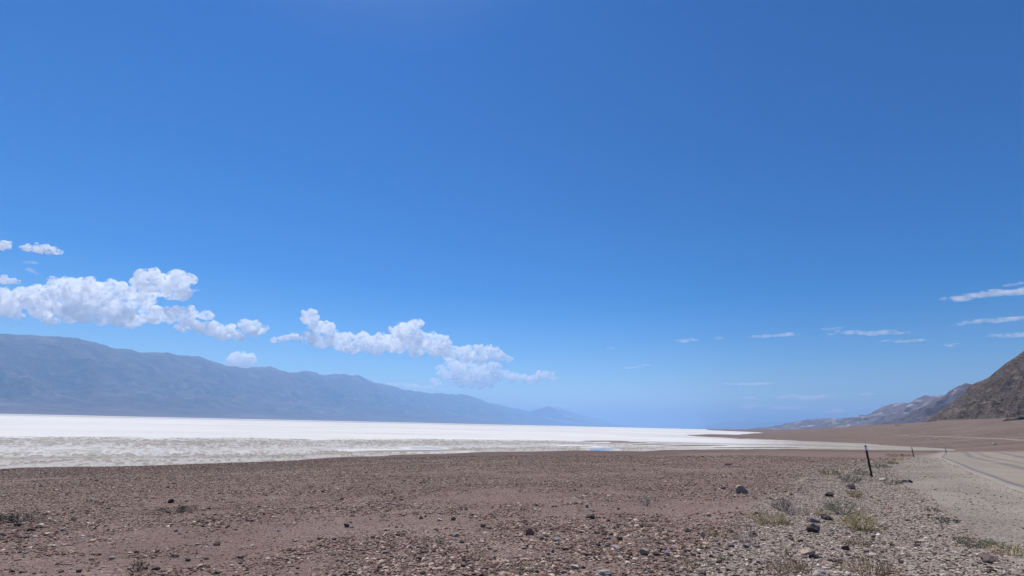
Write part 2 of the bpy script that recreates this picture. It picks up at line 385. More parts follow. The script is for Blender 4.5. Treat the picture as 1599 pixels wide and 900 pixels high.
pit = sstep(.60, .66, pn+(pl-.5)*.16)*sstep(420, 200, r)  # raised lumps coloured dark: mud plus the painted shade of their near faces
Zs = (sstep(.58, .76, pn+(pl-.5)*.16)*.27+(fbm(X/3, Y/3, 2, 191)-.5)*.10)*mottc*sstep(330, 160, r)*sstep(-.02, .12, s)
salt = mesh_np('salt_flat', np.stack([X, Y, Zs], 1), grid_faces(len(azs), len(rs)), salt_mat(), True, dict(mottle=mottc, mud=mud, pit=pit))
tag(salt, 'wide white salt flat with a pitted grey near shore', kind='structure')

# shallow pools and dark mud bars on the flat
def patch(name, px0, px1, py0, py1, z, m, seed, label, cat=None, kind=None, hgt=0.):
    n = 64; V = [(0, 0, z+hgt)]; c = hit((px0+px1)/2, (py0+py1)/2, z)
    e1 = hit(px1, (py0+py1)/2, z)-c; e2 = hit((px0+px1)/2, py0, z)-c
    for rad, zz in ((.5, hgt), (1., 0)):
        for i in range(n):
            a = 2*math.pi*i/n; k = rad*(.55+.75*float(fbm(np.array([math.cos(a)*1.7+seed]), np.array([math.sin(a)*1.7]), 4, seed)[0]))
            p = e1*math.cos(a)*k+e2*math.sin(a)*k; V.append((p[0], p[1], z+zz))
    Fc = []
    me = bpy.data.meshes.new(name)
    for i in range(n): j = (i+1) % n; Fc.append((0, 1+i, 1+j)); Fc.append((1+i, 1+n+i, 1+n+j, 1+j))
    me.from_pydata(V, [], Fc); me.materials.append(m); o = bpy.data.objects.new(name, me); S.collection.objects.link(o)
    o.location = (c[0], c[1], 0); tag(o, label, cat, kind=kind)
    return o
gw = G('shallow_brine'); gw.pbr((.10, .16, .26), .08, gw.bump(gw.noise(gw.coord(), 2, 3), .05, .02), .6); water = gw.m
patch('water', 918, 960, 700.6, 703.6, .006, water, 3, 'small blue brine pool near the shore of the salt flat', kind='structure')
patch('water', 636, 694, 699.2, 700.6, .006, water, 5, 'thin long brine pool on the mottled salt', kind='structure')
mudm = simple('dark_mud', (.15, .115, .10), .95, 0, .35, .6, .1)
for i, (a, b, c_, d_) in enumerate([(905, 985, 688.2, 690.2), (950, 1012, 690.5, 692.3), (985, 1040, 693.4, 694.8), (1035, 1140, 695.2, 697.0), (1120, 1260, 698.2, 699.8), (560, 720, 703.8, 705.2), (880, 930, 696.6, 697.6)]):
    patch('mud_bar', a, b, c_, d_, .004, mudm, 11+i, ('dark mud bar on the salt flat, ' + ['farthest of the row', 'second farthest of the row', 'short middle one', 'long one before the gravel spit', 'longest one close to the right shore', 'leftmost, along the near shore', 'small one beside the blue pool'][i]), kind='structure', hgt=.05)

# ------------------------------------------------------------------ roads
rm = road_mat()
n1, n2 = 300, 190
lrs = np.linspace(math.log(3.2), math.log(150), n1); ea = np.interp(lrs, ROADP[0], ROADP[1])
ea[0:1] = ea[0]
V = []
for i in range(n1):
    rad = math.exp(lrs[i]); wgt = (fbm(np.array([lrs[i]*12]), np.array([0.]), 3, 8)[0]-.5)*.006
    for j in range(n2):
        t = (j/(n2-1))**1.6; a = ea[i]+wgt+t*(1.35-ea[i]); V.append((rad*math.sin(a), rad*math.cos(a)))
V = np.array(V); zz = np.maximum(base_z(V[:, 0], V[:, 1]), ground_z(V[:, 0], V[:, 1])-.02)+.012
# tyre tracks: parallel curves to the outer edge, in metres from it
E = np.stack([np.exp(lrs)*np.sin(ea), np.exp(lrs)*np.cos(ea)], 1)
D = np.full(len(V), 1e9)
for q in range(0, len(E)-1, 2):
    a_ = E[q]; b_ = E[min(q+2, len(E)-1)]; ab = b_-a_; tq = np.clip(((V-a_)@ab)/(ab@ab), 0, 1)
    D = np.minimum(D, np.hypot(*(V-a_-tq[:, None]*ab).T))
nz = fbm(V[:, 0]/3, V[:, 1]/3, 4, 90)
track = .95*np.exp(-((D-.6)/.14)**2) + (.75*np.exp(-((D-3.6)/.42)**2) + .6*np.exp(-((D-5.3)/.38)**2) + .85*np.exp(-((D-8.6)/.6)**2) + .6*np.exp(-((D-11.2)/.6)**2))*(.5+.5*sstep(.35, .6, nz)) + .25*np.exp(-((D-2.)/1.1)**2)*sstep(.45, .6, nz)
edge_l = np.exp(-(D/.42)**2)
road = mesh_np('road', np.c_[V, zz], grid_faces(n1, n2), rm, True, dict(track=track, edge=edge_l))
tag(road, 'pale worn road surface curving to the right beyond the gravel shoulder', kind='structure')
def strip(name, pts, wd, m, label, n=160):
    P = np.array([hit(*p) for p in pts]); L = np.r_[0, np.cumsum(np.linalg.norm(np.diff(P[:, :2], axis=0), axis=1))]
    q = np.linspace(0, L[-1], n); x = np.interp(q, L, P[:, 0]); y = np.interp(q, L, P[:, 1])
    k = np.ones(9)/9; xs = np.convolve(np.pad(x, 4, 'edge'), k, 'valid'); ys = np.convolve(np.pad(y, 4, 'edge'), k, 'valid')
    dx = np.gradient(xs); dy = np.gradient(ys); l = np.hypot(dx, dy); nx, ny = -dy/l, dx/l
    V = []
    for s_ in (-1, -.4, .4, 1): V.append(np.stack([xs+nx*wd*s_/2, ys+ny*wd*s_/2], 1))
    V = np.stack(V, 1).reshape(-1, 2); z = ground_z(V[:, 0], V[:, 1]); z = np.repeat(z.reshape(-1, 4).max(1), 4)+.15; z[0::4] -= .8; z[3::4] -= .8
    o = mesh_np(name, np.c_[V, z], grid_faces(n, 4), m, True); tag(o, label, kind='structure'); return o
pale = simple('pale_dirt', (.24, .20, .175), .95, 0, .15, .3, .1)
strip('dirt_road', [(1400, 679.8), (1450, 681.4), (1500, 683), (1560, 685.4), (1640, 688.5)], 2.2, pale, 'thin pale road line crossing the brown fan below the dark hill')

# ------------------------------------------------------------------ mountains
def rng_mesh(name, P0, P1, sky, depth, m, label, nu=500, nv=90, back=.5, prof=None, carve=.45, fr=(9, 3), seed=0, jag=.02, zlow=.18, zbase=0.):
    P0 = np.array(P0, float); P1 = np.array(P1, float); d = P1-P0; L = np.linalg.norm(d); d /= L
    nrm = np.array([d[1], -d[0]]);
    if nrm@((P0+P1)/2) < 0: nrm = -nrm
    u = np.linspace(0, 1, nu); v = np.concatenate([np.linspace(0, 1, nv), 1+np.linspace(0, back, nv//4)[1:]])
    U, Vv = np.meshgrid(u, v, indexing='ij')
    X = P0[0]+d[0]*U*L+nrm[0]*depth*Vv; Y = P0[1]+d[1]*U*L+nrm[1]*depth*Vv
    k = nv-1; rx = X[:, k]; ry = Y[:, k]; azr = np.arctan2(rx, ry); dist = np.hypot(rx, ry)
    sa = np.array([azof(p) for p, _ in sky]); st = np.array([tan_el(azof(p), q) for p, q in sky])
    te = np.interp(azr, sa, st, left=st[0], right=st[-1])
    zr = np.maximum(te*dist*1.025 + H, 1.)*(1+(fbm(u*L/depth*9, u*0, 6, seed+5, .62)-.5)*2*jag)
    ss, hh = (zip(*prof)) if prof else ((0, .12, .3, .55, .8, 1, 1+back), (0, .03, .13, .40, .74, 1, .6))
    base = np.interp(Vv, ss, hh)
    x = U*L/depth; wx = fbm(x*2, Vv*2, 3, seed+3)*.6
    rg = ridged(x*fr[0]+wx*2, Vv*fr[1]+wx, 6, seed)
    rg2 = ridged(x*fr[0]*2.7+wx, Vv*fr[1]*2.7, 5, seed+50)
    env = sstep(.02, .45, Vv)*(1-.93*sstep(.72, 1., Vv))
    zt = zr[:, None]*base*(1-carve*env*(1-rg)*1.6-carve*.35*env*(1-rg2))+zbase*0
    zt = np.maximum(zt, -2)
    low = sstep(zlow, zlow*.35, Vv*.8+(rg-.5)*.15)
    zt[:, 0] = -3
    V = np.stack([X.ravel(), Y.ravel(), zt.ravel()], 1)
    o = mesh_np(name, V, grid_faces(nu, len(v)), m, True, dict(low=low.ravel()))
    tag(o, label, kind='structure'); return o
VA = azof(1085)                         # the valley runs away in this direction
def vp(s_, t_):                         # s along the valley, t to its left
    return (s_*math.sin(VA)-t_*math.cos(VA), s_*math.cos(VA)+t_*math.sin(VA))
mL = mount_mat('far_range_rock', [(.028, .021, .026), (.07, .052, .058), (.14, .106, .108), (.125, .092, .094)], .0007, ((.34, .30, .27), .58, .25), 320)
skyL = [(-400, 505), (-200, 512), (0, 522), (60, 523), (90, 526), (150, 541), (200, 550), (250, 553), (290, 556), (320, 566), (345, 573), (372, 576), (395, 574), (410, 573), (440, 582), (475, 580),
        (500, 586), (525, 584), (550, 586), (580, 597), (620, 606), (660, 613), (700, 614.5), (730, 617), (755, 627), (800, 637), (850, 647), (900, 657), (935, 663), (960, 667)]
rng_mesh('mountain_range', vp(-9000, 9000), vp(48000, 9000), skyL, 6500, mL, 'long hazy blue mountain range behind the salt flat on the left', 1600, 160, fr=(5.5, 2.6), seed=3, carve=.62, jag=.035)
mF = mount_mat('distant_range_rock', [(.08, .065, .065), (.12, .1, .1), (.17, .14, .14), (.15, .13, .12)], .0005, None, 120)
rng_mesh('mountain_range', vp(44000, 6500), vp(66000, 5200), [(760, 640), (790, 633), (830, 633), (862, 636), (885, 641), (905, 648), (930, 653), (960, 661), (985, 667), (1000, 668)], 6000, mF,
         'fainter blue range showing behind the low right end of the long range', 300, 60, fr=(4, 2), seed=13, jag=.03)
rng_mesh('mountain_range', (22000, 60000), (40000, 55000), [(1050, 669), (1080, 667.5), (1110, 663), (1130, 660), (1160, 658), (1200, 660), (1260, 657), (1330, 660), (1400, 660)], 5000, mF,
         'barely visible pale range at the far end of the valley', 200, 40, fr=(3, 2), seed=19)
mR = mount_mat('purple_range_rock', [(.06, .045, .05), (.115, .087, .088), (.19, .15, .138), (.15, .118, .11)], .0022, ((.37, .32, .27), .55, .8), 90)
mR2 = mount_mat('dark_purple_rock', [(.05, .037, .044), (.09, .068, .072), (.15, .118, .112), (.13, .10, .095)], .004, ((.32, .27, .23), .62, .7), 50)
def pt(px, d): a = azof(px); return (d*math.sin(a), d*math.cos(a))
skyB = [(1145, 670.5), (1160, 669), (1175, 666.5), (1190, 663), (1205, 660), (1218, 658.5), (1235, 660), (1250, 657.5), (1270, 655), (1295, 653), (1310, 654), (1330, 652), (1362, 650), (1372, 646),
        (1382, 638), (1400, 632), (1418, 627.5), (1432, 632), (1441, 630), (1450, 621), (1460, 619), (1475, 616), (1487, 615), (1500, 614), (1540, 606), (1600, 590), (1700, 560)]
rng_mesh('mountain_range', pt(1130, 15000), pt(1750, 4700), skyB, 1900, mR, 'hazy purple range with pale patches behind the right end of the valley', 900, 110, fr=(5, 3), seed=23, jag=.08, carve=.5)
skyA = [(1285, 672), (1300, 668), (1330, 663), (1350, 659), (1380, 655), (1400, 650), (1430, 642), (1450, 636), (1470, 627), (1485, 619), (1500, 612), (1513, 604), (1524, 599), (1532, 600.5), (1545, 606), (1600, 590), (1700, 560)]
rng_mesh('mountain_range', pt(1275, 7000), pt(1720, 2900), skyA, 1100, mR2, 'darker purple spur in front of the pale-patched range', 700, 90, fr=(5, 3), seed=33, jag=.07, carve=.5)
# near dark hill
mH = mount_mat('dark_hill_rock', [(.022, .018, .018), (.065, .053, .048), (.15, .122, .105), (.15, .12, .10)], .05, ((.28, .235, .195), .60, .6), 5)
skyH = [(1430, 664), (1443, 660), (1460, 651), (1480, 640), (1500, 629), (1520, 615), (1530, 606), (1540, 601), (1555, 594), (1570, 586), (1585, 578), (1599, 570), (1650, 542), (1750, 485), (1900, 450)]
hill = rng_mesh('hill', pt(1428, 900), pt(2150, 1000), skyH, 260, mH, 'steep dark rocky hill rising at the right edge', 1000, 280, back=.5, fr=(7, 6), seed=43, jag=.03, carve=.26, zlow=.06,
         prof=[(0, .06), (.1, .10), (.3, .26), (.6, .58), (.85, .87), (1, 1), (1.5, .7)])

# low dark bank and boulders on the fan
def icos(sub):
    import bmesh
    bm = bmesh.new(); bmesh.ops.create_icosphere(bm, subdivisions=sub, radius=1)
    V = np.array([v.co[:] for v in bm.verts]); Fc = np.array([[v.index for v in f.verts] for f in bm.faces]); bm.free(); return V, Fc
IC = {k: icos(k) for k in (1, 2, 3)}
def stone_shape(sub, seed, ang=6, amp=.25, sq=(1, .8, .6)):
    g = np.random.default_rng(seed); V, Fc = IC[sub]; V = V.copy()
    for _ in range(ang):                  # flatten against random planes: broken facets
        n = g.normal(size=3); n /= np.linalg.norm(n); d = .45+.4*g.random(); t = V@n
        V = V-np.maximum(t-d, 0)[:, None]*n
    f = 1+amp*(fbm(V[:, 0]*1.5+seed, V[:, 1]*1.5+V[:, 2]*1.3, 3, seed)-.5)
    return V*f[:, None]*np.array(sq), Fc
def place_xy(px, py):
    p = hit(px, py); return p if p is not None else None

# ------------------------------------------------------------------ loose gravel (one mass) 
def scatter():
    N = 340000
    az = rng.uniform(-R_(58), R_(56), N); lr = math.log(4.2)+(math.log(85)-math.log(4.2))*rng.random(N)**.9; r = np.exp(lr)
    x = r*np.sin(az); y = r*np.cos(az)
    cl = fbm(x/3.6, y/3.6, 5, 101)*.62+fbm(x/.7, y/.7, 3, 111)*.38; cl = cl+(fbm(x/11, y/5, 3, 211)-.5)*.22
    bk = sstep(-.05, .05, below(BANK_L, x, y)+(fbm(x/2.2, y/2.2, 4, 77)-.5)*.12)*sstep(.012, -.012, below(BANK_R, x, y)+(fbm(x/2.2, y/2.2, 4, 77)-.5)*.04)
    sh = sstep(-.012, .012, below(BANK_R, x, y)); rd = road_mask(x, y)
    pr = np.clip((cl-.34)/.17, .26, 1)*(1-.0*bk); pr = np.maximum(pr, bk*.85)*(1-.72*sh)
    keep = (rng.random(N) < pr) & (rd < .5) & (base_z(x, y) > .12)
    x, y, r, bk, cl = x[keep], y[keep], r[keep], bk[keep], cl[keep]; n = len(x)
    size = .0116*np.exp(rng.normal(0, .56, n))*(.8+.9*np.clip((cl-.4)/.2, 0, 1)*(1-bk)+.25*bk)
    size = size*(1-.45*sh[keep]); size = np.maximum(size, r*(.00090-.0003*sh[keep])*(.6+.8*rng.random(n))); size = np.minimum(size, .05+r*.0012)
    z = ground_z(x, y)
    Vs, Fs, T, B = [], [], [], []; off = 0
    NV = 12; tint = rng.random(n); q = rng.integers(0, NV, n)
    for k in range(NV):
        SV, SF = stone_shape(1 if k < 9 else 2, 500+k, 5, .3, (1, .62+.3*rng.random(), .42+.3*rng.random()))
        idx = np.nonzero(q == k)[0]
        if k >= 9: idx = idx[size[idx]*760/r[idx] > 1.6] if False else idx
        m = len(idx); a = rng.uniform(0, 2*math.pi, m); ca, sa = np.cos(a), np.sin(a)
        tl = rng.normal(0, .35, m); ct, st_ = np.cos(tl), np.sin(tl)
        P = np.broadcast_to(SV, (m,)+SV.shape)*size[idx][:, None, None]
        px_, py_, pz_ = P[..., 0], P[..., 1], P[..., 2]
        py2 = py_*ct[:, None]-pz_*st_[:, None]; pz2 = py_*st_[:, None]+pz_*ct[:, None]
        Q = np.stack([px_*ca[:, None]-py2*sa[:, None]+x[idx][:, None], px_*sa[:, None]+py2*ca[:, None]+y[idx][:, None], pz2+z[idx][:, None]+size[idx][:, None]*.18], -1)
        Vs.append(Q.reshape(-1, 3)); nv = SV.shape[0]
        Fs.append((SF[None]+(np.arange(m)*nv)[:, None, None]+off).reshape(-1, 3)); off += m*nv
        T.append(np.repeat(tint[idx], nv)); B.append(np.repeat(bk[idx], nv))
    o = mesh_np('gravel', np.concatenate(Vs), np.concatenate(Fs), gravel_mat(), False, dict(tint=np.concatenate(T), bankc=np.concatenate(B)))
    tag(o, 'countless small loose stones covering the brown plain', 'gravel', kind='stuff')
scatter()

# ------------------------------------------------------------------ rocks, each one a thing
RM = dict(dark=rock_mat('dark_rock', (0.042, 0.035, 0.035), (0.092, 0.076, 0.074)), grey=rock_mat('grey_rock', (0.168, 0.151, 0.147), (0.277, 0.252, 0.244)),
          pale=rock_mat('pale_rock', (0.319, 0.281, 0.252), (0.470, 0.428, 0.386)), brown=rock_mat('brown_rock', (0.118, 0.082, 0.076), (0.210, 0.151, 0.136)),
          red=rock_mat('red_rock', (0.168, 0.076, 0.059), (0.302, 0.151, 0.118)), tan=rock_mat('tan_rock', (0.252, 0.185, 0.143), (0.403, 0.319, 0.260)), rust=rock_mat('rust_rock', (0.269, 0.126, 0.076), (0.378, 0.210, 0.143)))
PROTO = {}
def rock(px, py, wpx, colr, label, group=None, hf=.7, sub=3, var=None, name='rock'):
    p = place_xy(px, py)
    if p is None: return
    d = math.sqrt(p[0]**2+p[1]**2+(H-p[2])**2)
    seed = int(px*7+py*13) if var is None else var
    key = (seed % 9 if var is not None else seed, colr, sub)
    if key not in PROTO:
        V, Fc = stone_shape(sub, key[0]+900, 16, .5, (1, .8, 1)); me = mesh_np(name, V, Fc, RM[colr], False)
        PROTO[key] = me.data; bpy.data.objects.remove(me)
    o = bpy.data.objects.new(name, PROTO[key]); S.collection.objects.link(o)
    s_ = wpx*d/F/2*1.08; o.scale = (s_, s_*.85, s_*hf); o.rotation_euler = (random.uniform(-.25, .25), random.uniform(-.25, .25), random.uniform(0, 6.28) if var is not None else random.uniform(-.5, .5))
    g = float(ground_z(p[0], p[1])[0]); o.location = (p[0], p[1]+s_*.2, g+s_*hf*.38)
    tag(o, label, 'rock', group); return o
ROCKS = [(1159, 771, 17, 'tan', 'round pale pinkish boulder alone on the plain, left of the bank', .95),
 (1273, 832, 15, 'dark', 'tall black triangular rock on the light gravel bank', 1.0), (1271, 816, 16, 'grey', 'rounded grey rock just behind the black triangular rock', .7),
 (1297, 776, 15, 'dark', 'flat dark slab on the bank, left of the green shrubs', .55), (1292, 812, 19, 'dark', 'low dark rock between the black triangular rock and the shrubs', .5),
 (1331, 764, 14, 'tan', 'tan block with a shaded right face beside the small yellow shrub', .9), (1323, 834, 9, 'grey', 'small grey stone below the spreading shrubs', .7),
 (1169, 856, 13, 'grey', 'grey rock at the left foot of the light bank', .7), (1261, 868, 17, 'tan', 'tan weathered rock with a dark stone at its foot', .7), (1272, 872, 12, 'dark', 'dark stone at the foot of the tan weathered rock', .6),
 (1323, 860, 10, 'dark', 'small black stone on the bank below the shrubs', .7), (1280, 899, 14, 'pale', 'pale rock at the bottom edge on the light bank', .7),
 (1423, 754, 6, 'dark', 'right stone of the dark row on the shoulder edge', .9), (1415, 753.5, 7, 'grey', 'middle grey stone of the row on the shoulder edge', .7), (1404, 754, 13, 'brown', 'long low stone at the left of the row on the shoulder edge', .3),
 (1380, 751, 14, 'pale', 'flat pale stone right of the nearest roadside post', .35), (1549, 876, 24, 'brown', 'large brown slab lying near the bottom right corner', .35),
 (827, 836, 13, 'red', 'upright reddish brown rock in the middle of the plain', 1.0), (922, 810, 18, 'dark', 'wide low black rock behind the stony patch', .55),
 (687, 814, 9, 'pale', 'oval whitish stone on bare sand left of centre', .6), (713, 838, 10, 'pale', 'whitish block on bare sand, nearer than the oval one', .7), (722, 848, 9, 'dark', 'dark stone beside the green tuft left of centre', .6),
 (966, 860, 17, 'pale', 'pale rounded rock at the front of the stony patch', .6), (1009, 867, 18, 'tan', 'tan wedge rock with a dark front face, front of the stony patch', .65), (1042, 868, 10, 'pale', 'small upright pale stone right of the tan wedge', 1.0),
 (985, 868, 9, 'red', 'small reddish stone between the pale and the tan rocks', .7), (1027, 868, 11, 'dark', 'dark flat stone right beside the tan wedge rock', .5), (1098, 839, 9, 'pale', 'bluish white upright stone on the right of the stony patch', 1.1), (1103, 844, 6, 'pale', 'tiny white stone in front of the bluish white upright one', .8),
 (1074, 831, 10, 'dark', 'blue-grey dark stone behind the white upright one', .8), (541, 824, 9, 'dark', 'black stone touching a white one on the left half', .7), (549, 825, 6, 'pale', 'white stone touching a black one on the left half', .8),
 (603, 829, 12, 'pale', 'long pale flat stone on the left half', .4), (657, 811, 8, 'red', 'dark red pointed stone behind the oval whitish stone', 1.0), (707, 813, 9, 'dark', 'dark stone a little right of the oval whitish stone', .7), (754, 824, 10, 'dark', 'dark stone on bare sand near the centre', .7),
 (695, 867, 7, 'rust', 'orange-red stone below the green tuft', .8), (690, 883, 7, 'rust', 'orange stone near the bottom, left of centre', .6), (667, 883, 7, 'tan', 'yellowish tan stone near the bottom, left of centre', .8),
 (900, 889, 15, 'pale', 'pale stone at the bottom, left of the long whitish one', .5), (910, 888, 9, 'dark', 'black stone hugging a pale one near the bottom', .5), (941, 901, 22, 'pale', 'long whitish stone cut by the bottom edge', .5), (915, 868, 9, 'brown', 'brown stone on the sand before the stony patch', .8),
 (880, 896, 13, 'grey', 'grey stone near the bottom, left of the pale one', .6), (1097, 899, 12, 'dark', 'black rock at the bottom edge, left of the bank', .7), (1072, 894, 11, 'dark', 'flat black stone near the bottom, left of the bank', .4),
 (951, 843, 10, 'pale', 'bluish white stone next to two red stones', .7), (946, 848, 6, 'red', 'small red stone in front of the bluish white one', .7), (961, 849, 10, 'rust', 'orange-red stone right of the bluish white one', .6), (968, 844, 8, 'dark', 'dark pointed stone above the orange-red one', .8),
 (855, 852, 10, 'rust', 'pinkish orange flat stone left of the stony patch', .5), (862, 829, 8, 'red', 'reddish stone at the left edge of the stony patch', .8), (870, 846, 10, 'pale', 'greenish pale stone left of the stony patch', .9),
 (917, 793, 7, 'pale', 'upright whitish stone far back in the middle', 1.0), (864, 792, 6, 'tan', 'pinkish tan stone back left of the upright whitish one', .8), (910, 832, 13, 'pale', 'pale flat slab on the left of the stony patch', .35), (1072, 831, 7, 'grey', 'grey stone beside the blue-grey one', .7),
 (1094, 821, 10, 'tan', 'pink stone in the right of the stony patch', .5), (1108, 807, 9, 'tan', 'tan block behind the stony patch', .8), (338, 852, 12, 'dark', 'dark flat stone on the left of the plain', .5), (270, 871, 12, 'dark', 'dark flat stone lower left of the plain', .5), (293, 877, 7, 'dark', 'dark pebble right of the lower left flat stone', .7),
 (265, 786, 8, 'dark', 'black stone topping the greenish rubble on the left', .9), (284, 796, 9, 'dark', 'black stone in the middle of the greenish rubble', .6), (26, 823, 11, 'dark', 'black stone at the left edge of the photo', .6), (113, 813, 8, 'dark', 'dark stone on the sand far left', .6), (46, 830, 10, 'dark', 'dark flat stone below the black one at the left edge', .5),
 (1183, 804, 8, 'red', 'reddish stone left of the yellow dry grass', .8), (1136, 727, 8, 'dark', 'flat black rock far back, left of the bank', .5), (1142, 726, 5, 'dark', 'small black rock right beside the far flat one', .5), (1098, 714, 4, 'dark', 'tiny black rock near the salt shore', .6), (1077, 714, 4, 'dark', 'tiny black rock left of its twin near the salt shore', .6),
 (1130, 764, 6, 'dark', 'small black stone left of the round boulder', .7), (1320, 814, 8, 'rust', 'orange-pink stone between the green shrubs', .6)]
for px, py, w_, c_, lb, hf in ROCKS: rock(px, py, w_, c_, lb, None, hf)
cn = 0; rs_ = random.Random(5)
palette = ['brown']*7+['dark']*4+['grey']*4+['pale']*3+['red']*2+['tan']*2
picked = []
while len(picked) < 130:
    if rs_.random() < .55: px = rs_.gauss(980, 150); py = rs_.uniform(775, 880)
    else: px = rs_.uniform(5, 1500); py = rs_.uniform(765, 898)
    if px > 1330+(py-745)*1.3 or px < 4 or px > 1590: continue
    picked.append((px, py, rs_.choice(palette), rs_.uniform(4.5, 8)*(.5+.6*(py-720)/170), rs_.uniform(.4, .8), rs_.randrange(9)))
CN = dict(brown='brown', dark='blackish', grey='grey', pale='whitish', red='reddish', tan='tan'); zn = {}
for q in picked:
    a = 'far left' if q[0] < 300 else 'left' if q[0] < 640 else 'middle' if q[0] < 1000 else 'right' if q[0] < 1200 else 'far right'
    b = 'back' if q[1] < 810 else 'midway' if q[1] < 855 else 'front'
    zn.setdefault((a, b, q[2]), []).append(q)
ORD = ['first', 'second', 'third', 'fourth', 'fifth', 'sixth', 'seventh', 'eighth', 'ninth', 'tenth', 'eleventh', 'twelfth']
for (a, b, c_), qs in zn.items():
    qs.sort()
    for k, q in enumerate(qs):
        lb = ('small %s stone, alone of its colour at %s, %s of the plain' % (CN[c_], a, b)) if len(qs) == 1 else '%s from left of the small %s stones at %s, %s' % (ORD[min(k, 11)], CN[c_], a, b)
        rock(q[0], q[1], q[3], c_, lb, 'small loose stones scattered among the gravel', q[4], 2, q[5], 'stone')
for px, py, w_, c_, lb in [(1462, 686.8, 4, 'pale', 'white speck of a boulder on the far fan, above the second post'), (1498, 686, 3, 'pale', 'small pale boulder on the far fan left of the brightest one'), (1553, 694.5, 4, 'pale', 'brightest white boulder low on the far fan'),
    (1517, 654.5, 7, 'pale', 'pale boulder at the foot of the dark hill'), (1522, 654.5, 7, 'dark', 'dark boulder at the foot of the dark hill')]:
    rock(px, py, w_, c_, lb, None, .7)
# low dark bank of rubble at the foot of the hill
P = [hit(1566+i*8, 658.2-i*.75) for i in range(9)]
if all(p is not None for p in P):
    V = []; 
    for i, p in enumerate(P):
        d = math.hypot(p[0], p[1]); nx, ny = p[0]/d, p[1]/d; hh = d/F*2.1*(1 if 0 < i else .4)*(1+.25*math.sin(i*2.1))
        for a, b in ((-hh*1.1, -1.), (-hh*.7, hh), (hh*.7, hh*1.05), (hh*1.6, -1.)): V.append((p[0]+nx*a, p[1]+ny*a, p[2]+b))
    tag(mesh_np('embankment', V, grid_faces(len(P), 4), RM['dark']), 'low dark rubble bank below the dark hill at the right edge', 'bank', kind='structure')

# ------------------------------------------------------------------ roadside posts
pm = simple('dark_painted_steel', (.03, .036, .034), .55, .2, .4, 12); wm = simple('white_reflector', (.78, .80, .84), .35, 0, .06, 20); cm = simple('dark_cap', (.03, .03, .035), .6)
def boxes(name, L, m, parent):
    V, Fc = [], []
    for cx, cy, cz, sx, sy, sz in L:
        b = len(V)
        for dx in (-.5, .5):
            for dy in (-.5, .5):
                for dz in (-.5, .5): V.append((cx+dx*sx, cy+dy*sy, cz+dz*sz))
        Fc += [[b+q for q in f] for f in ((0, 1, 3, 2), (4, 6, 7, 5), (0, 4, 5, 1), (2, 3, 7, 6), (0, 2, 6, 4), (1, 5, 7, 3))]
    o = mesh_np(name, V, Fc, m, False, None, parent)
    bv = o.modifiers.new('bevel', 'BEVEL'); bv.width = .003; bv.segments = 2
    return o
def make_post(loc, rot, h, label):
    e = empty('delineator_post', loc); e.rotation_euler = rot; tag(e, label, 'post', 'roadside posts along the curve')
    hb = h+.25
    # flanged channel: web and two returns
    boxes('channel', [(0, .018, hb/2-.25, .056, .006, hb), (-.0285, 0, hb/2-.25, .006, .040, hb), (.0285, 0, hb/2-.25, .006, .040, hb), (-.044, -.020, hb/2-.25, .028, .005, hb), (.044, -.020, hb/2-.25, .028, .005, hb)], pm, e)
    boxes('reflector_plate', [(0, -.0275, h-.14, .13, .008, .19)], wm, e)
    boxes('cap', [(0, 0, h+.012, .062, .055, .045)], cm, e)
    b = boxes('bolt', [(0, -.034, h-.09, .02, .006, .02), (0, -.034, h-.19, .02, .006, .02)], cm, e)
    return e
for (bx_, by_, tx_, ty_, lb) in [(1361.3, 745, 1353.4, 696.5, 'nearest and tallest dark roadside post with a white top plate, standing among shrubs'), (1427, 714, 1422.6, 698.5, 'middle roadside post with a white top band, left of the road bend'), (1478, 707.5, 1475.8, 698.3, 'farthest and smallest roadside post with a white top, at the road edge')]:
    p = hit(bx_, by_); 
    if p is None: continue
    dd = math.hypot(p[0], p[1]); te = tan_el(math.atan2(p[0], p[1]), ty_); h = te*dd+H-p[2]
    print('post', p, dd, 'height', h)
    top_x = hit if False else None
    e = make_post((p[0], p[1], p[2]), (0, -.035, -math.atan2(p[0], p[1])*.6), h, lb)
    e.scale = (.92, .92, 1)

# ------------------------------------------------------------------ plants
LM = dict(green=simple('sage_leaf', (.115, .135, .068), .8, 0, .35, 30, .1), pale=simple('grey_green_leaf', (.24, .25, .15), .8, 0, .3, 30, .1), yellow=simple('yellow_leaf', (.30, .27, .12), .85, 0, .3, 30, .1),
          straw=simple('straw', (.44, .35, .20), .85, 0, .3, 30, .1), rust=simple('dry_orange_stalk', (.33, .23, .14), .85, 0, .3, 30, .1), dead=simple('dead_twig', (.12, .10, .09), .9, 0, .4, 30, .1), grey=simple('grey_twig', (.34, .30, .26), .9, 0, .3, 30, .1), deep=simple('dark_green_leaf', (.085, .098, .07), .85, 0, .3, 30, .1))
def tube(V, Fc, p, q, ra, rb):
    p = np.array(p); q = np.array(q); d = q-p; l = np.linalg.norm(d)+1e-9; d /= l
    a = np.cross(d, [0.3, .5, .8]); a /= np.linalg.norm(a)+1e-9; b = np.cross(d, a); k = len(V)
    for c_, r_ in ((p, ra), (q, rb)):
        for i in range(3): t = i*2.0944; V.append(c_+(a*math.cos(t)+b*math.sin(t))*r_)
    for i in range(3): j = (i+1) % 3; Fc.append((k+i, k+j, k+3+j, k+3+i))
